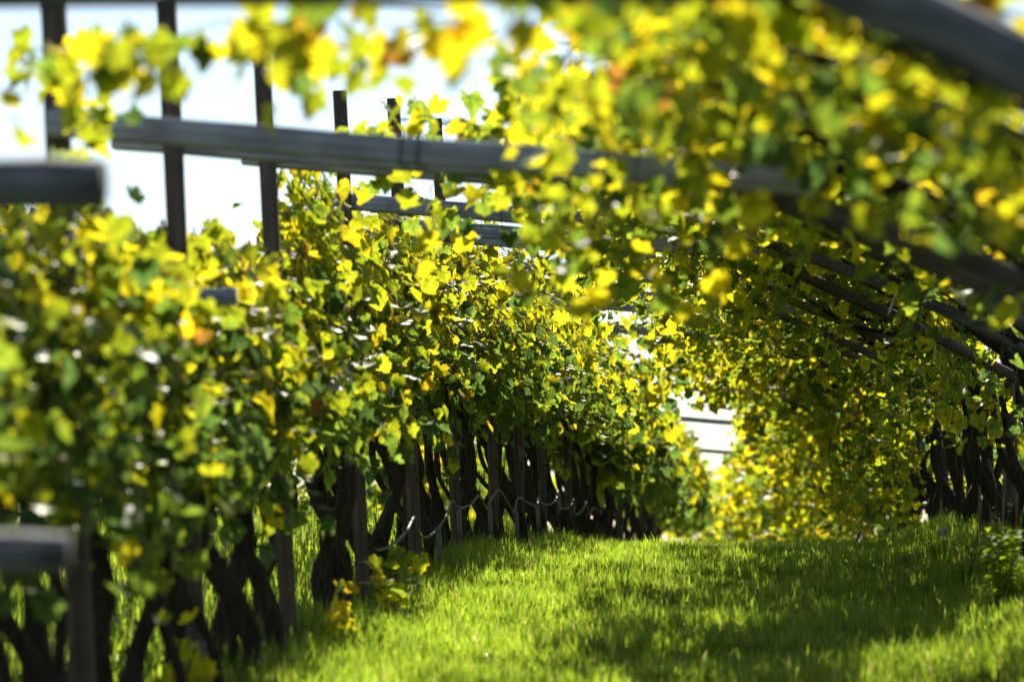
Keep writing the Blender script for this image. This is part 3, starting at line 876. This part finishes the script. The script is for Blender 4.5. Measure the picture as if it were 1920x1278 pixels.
# ----------------------------------------------------------------- thin stakes on the right
for k, (X, Y, h, lab) in enumerate([
        (1.40, 25.2, 1.15, 'tallest thin reddish stake at the right edge, crossing the sunlit sprig'),
        (1.36, 25.9, .72, 'thin reddish stake, second from the right edge'),
        (1.33, 26.6, .66, 'thin reddish stake, third from the right edge'),
        (1.27, 27.3, .58, 'thin reddish stake, leftmost of the group by the right vines')]):
    z = g1(X, Y)
    e = empty('vine_stake', (X, Y, z)); tag(e, lab, 'stake', 'thin stakes by the right row')
    rs = random.Random(k)
    mb = MB(); mb.add(*tube_geo([(0, 0, -.1), (rs.uniform(-.01, .01), 0, h * .4), (rs.uniform(-.025, .01), 0, h * .75), (rs.uniform(-.04, .01), 0, h)], [.011, .010, .010, .008], 7, .08, 0, rs))
    link(bpy.data.objects.new('rod', mb.mesh('rod', M_STAKE, True)), e)
    mb = MB(); mb.add(*tube_geo([(-.002, 0, h * .6), (-.002, 0, h * .6 + .012)], [.014, .014], 7))
    link(bpy.data.objects.new('tie', mb.mesh('tie', M_WIRE, True)), e)

# ----------------------------------------------------------------- weeds on the right bank
def weed(X, Y, h, nst, label, tint, lsize, rs, group='weeds on the right bank'):
    z = g1(X, Y)
    e = empty('weed', (X, Y, z)); tag(e, label, 'weed', group)
    stm = MB(); lv = MB()
    for s in range(nst):
        a = rs.uniform(0, 6.28); sp = rs.uniform(.02, .14); hh = h * rs.uniform(.6, 1.1)
        pts = spline([(math.cos(a) * .02, math.sin(a) * .02, -.03), (math.cos(a) * sp * .5, math.sin(a) * sp * .5, hh * .5), (math.cos(a) * sp, math.sin(a) * sp, hh)], 8)
        stm.add(*tube_geo(pts, np.linspace(.004, .0018, 8), 4), col=np.array(tint) * .8)
        nl = int(7 + hh * 22)
        for i in range(nl):
            t = .15 + .85 * i / nl
            p = pts[min(7, int(t * 7))]; b = i * 2.4 + rs.uniform(-.4, .4)
            l = lsize * rs.uniform(.7, 1.2) * (1.15 - .5 * t); wd = l * rs.uniform(.28, .42)
            d = np.array([math.cos(b), math.sin(b), rs.uniform(-.1, .7)]); d /= np.linalg.norm(d)
            sdv = np.cross(d, [0, 0, 1]); sdv /= np.linalg.norm(sdv)
            dn = np.array([0, 0, -1.0])
            v = [p, p + d * l * .45 + sdv * wd * .5, p + d * l * .5 + dn * l * .03, p + d * l * .45 - sdv * wd * .5, p + d * l + dn * l * .25]
            lv.add(v, [(0, 2, 1), (0, 3, 2), (1, 2, 4), (2, 3, 4)], col=np.array(tint) * rs.uniform(.75, 1.25))
    link(bpy.data.objects.new('stems', stm.mesh('stems', M_WEED)), e)
    tag(link(bpy.data.objects.new('leaves', lv.mesh('leaves', M_WEED)), e), kind='stuff')
wrs = random.Random(77)
G1 = (.16, .23, .02); G2 = (.10, .16, .025); G3 = (.20, .24, .09)
WEEDS = [(1.10, 21.0, .50, 8, 'bright sunlit leafy weed low at the right edge', (.25, .32, .025), .17),  # tint raised to put sunlight into the colour, likewise the other bright weeds
         (1.20, 23.6, .50, 6, 'grey-green weed below the stakes on the right bank', G3, .12),
         (1.10, 24.2, .34, 5, 'small dark weed left of the stakes on the bank', G2, .08),
         (1.00, 23.4, .26, 5, 'low dark green weed on the shaded slope at right', G2, .08),
         (1.28, 19.6, .36, 6, 'blurred bright weed near the lower right corner', (.24, .31, .025), .15),
         (1.36, 26.2, .40, 5, 'pale-leaved weed at the feet of the right stakes', G3, .08),
         (0.95, 26.5, .24, 4, 'small weed beside the dandelion clock', G1, .06),
         (1.14, 22.3, .46, 7, 'tall yellow-green weed between the stakes and the right corner', (.24, .31, .025), .14)]
for (X, Y, h, ns, lab, tint, ls) in WEEDS: weed(X, Y, h, ns, lab, tint, ls, wrs)
# unmown strip behind the left trunks
for k in range(26):
    Y = 14 + k * .95 + wrs.uniform(-.3, .3); X = wrs.uniform(-3.9, -2.75)
    weed(X, Y, wrs.uniform(.3, .62), 6, 'sunlit green weed growing behind the left row of trunks', (.13 * wrs.uniform(.8, 1.2), .20, .02), .10, wrs, 'weeds behind the left trunks')

# low rough growth round the near left trunks
for k in range(14):
    Y = 12.5 + k * .75 + wrs.uniform(-.2, .2); X = wrs.uniform(-2.62, -2.2)
    weed(X, Y, wrs.uniform(.16, .34), 5, 'low rough weed between the feet of the near left trunks', (.09 * wrs.uniform(.8, 1.3), .12, .025), .08, wrs, 'weeds at the near left trunk feet')

# dandelion clock
X, Y = .95, 25.6; z = g1(X, Y)
e = empty('dandelion_clock', (X, Y, z)); tag(e, 'round white dandelion seed head on a thin stalk, right side', 'dandelion')
mb = MB(); mb.add(*tube_geo([(0, 0, -.02), (.004, 0, .12), (-.006, 0, .27)], [.0035, .003, .0028], 6), col=(.14, .16, .07))
link(bpy.data.objects.new('stalk', mb.mesh('stalk', M_WEED)), e)
mb = MB(); hs = random.Random(3)
for k in range(260):
    a = hs.uniform(0, 6.28); c = hs.uniform(-.85, 1); s = math.sqrt(1 - c * c)
    d = np.array([s * math.cos(a), s * math.sin(a), c]); R = .034 * hs.uniform(.9, 1.05)
    t1 = np.cross(d, [.3, .5, .8]); t1 /= np.linalg.norm(t1); t2 = np.cross(d, t1)
    o = np.array([-.006, 0, .285])
    mb.add([o + d * .004, o + d * R + t1 * .0012, o + d * R - t1 * .0012], [(0, 1, 2)], col=(.5, .48, .42))
    for q in range(4):
        b = q * 1.57 + hs.random(); f = t1 * math.cos(b) + t2 * math.sin(b); g = np.cross(d, f)
        mb.add([o + d * R, o + d * (R + .003) + f * .009 + g * .001, o + d * (R + .003) + f * .009 - g * .001], [(0, 1, 2)], col=(.6, .58, .52))
tag(link(bpy.data.objects.new('seed_head', mb.mesh('seed_head', M_FLUFF)), e), kind='stuff')

# orange flower on the crest
X, Y = -1.35, 35.5; z = g1(X, Y)
e = empty('orange_flower', (X, Y, z)); tag(e, 'small orange flower standing above the grass on the crest', 'flower')
mb = MB(); mb.add(*tube_geo([(0, 0, -.02), (.004, 0, .08), (0, 0, .15)], [.003, .0025, .002], 5), col=(.1, .15, .03))
link(bpy.data.objects.new('stalk', mb.mesh('stalk', M_WEED)), e)
mb = MB()
for k in range(14):
    a = k * .449; d = np.array([math.cos(a), math.sin(a), .35]); t = np.array([-math.sin(a), math.cos(a), 0]); o = np.array([0, 0, .15])
    mb.add([o, o + d * .018 + t * .007, o + d * .034, o + d * .018 - t * .007], [(0, 1, 2, 3)], col=(.65, .22, .01))
link(bpy.data.objects.new('petals', mb.mesh('petals', M_WEED)), e)

# ----------------------------------------------------------------- grass
def grass_blades(n, x0, x1, y0, y1, hmin, hmax, wid, seed, ypow=1.0):
    r = np.random.default_rng(seed)
    X = r.uniform(x0, x1, n); Y = y0 + (y1 - y0) * r.uniform(0, 1, n) ** ypow
    # clumping
    cl = .5 + .25 * np.sin(X * 5.1 + 1.3 * np.sin(Y * 2.7)) + .25 * np.sin(Y * 6.3 + 1.1 * np.sin(X * 3.9) + X * 2)
    hgt = (hmin + (hmax - hmin) * r.beta(2, 3.2, n)) * (.75 + .5 * cl)
    hgt *= 1 + .45 * sstep(.5, 1.3, X) + .7 * sstep(-1.95, -2.4, X)
    Z = G(X, Y) - .005
    a = r.uniform(0, 2 * np.pi, n); la = a + r.normal(0, .6, n)
    lean = hgt * np.abs(r.normal(.25, .28, n))
    dx, dy = np.cos(la) * lean, np.sin(la) * lean
    wx, wy = -np.sin(a) * wid * r.uniform(.6, 1.3, n), np.cos(a) * wid * r.uniform(.6, 1.3, n)
    V = np.empty((n, 5, 3), np.float32)
    V[:, 0] = np.stack([X - wx, Y - wy, Z], 1); V[:, 1] = np.stack([X + wx, Y + wy, Z], 1)
    mx, my, mz = X + dx * .35, Y + dy * .35, Z + hgt * .6
    V[:, 2] = np.stack([mx + wx * .8, my + wy * .8, mz], 1); V[:, 3] = np.stack([mx - wx * .8, my - wy * .8, mz], 1)
    V[:, 4] = np.stack([X + dx, Y + dy, Z + hgt * (1 - .25 * np.clip(lean / hgt, 0, 1))], 1)
    base = np.arange(n)[:, None] * 5
    T = np.concatenate([base + [0, 1, 2], base + [0, 2, 3], base + [3, 2, 4]], 1).reshape(-1)
    g = r.uniform(0, 1, n)[:, None]
    col = np.array([.08, .148, .016]) * (1 - g) + np.array([.235, .285, .032]) * g
    dry = r.uniform(0, 1, n) < .03
    col[dry] = [.30, .26, .10]
    C = np.repeat(col[:, None, :], 5, 1)
    return V.reshape(-1, 3), T, C.reshape(-1, 3).astype(np.float32)
parts = [grass_blades(150000, -2.75, 1.75, 15.5, 31, .06, .18, .0042, 1), grass_blades(70000, -2.75, 1.9, 31, 46, .06, .18, .005, 2, 1.4),
         grass_blades(38000, -9, -2.75, 14, 60, .12, .34, .007, 3, 1.3), grass_blades(9000, 1.75, 4, 16, 46, .1, .3, .007, 4)]
Vs = np.concatenate([p[0] for p in parts]); off = np.cumsum([0] + [len(p[0]) for p in parts[:-1]])
Ts = np.concatenate([p[1] + o for p, o in zip(parts, off)]); Cs = np.concatenate([p[2] for p in parts])
me = np_mesh('grass', Vs, Ts, np.full(len(Ts) // 3, 3), M_GRASS, Cs)
tag(link(bpy.data.objects.new('grass', me)), 'lush short green grass covering the lane between the vine rows', 'grass', kind='stuff')
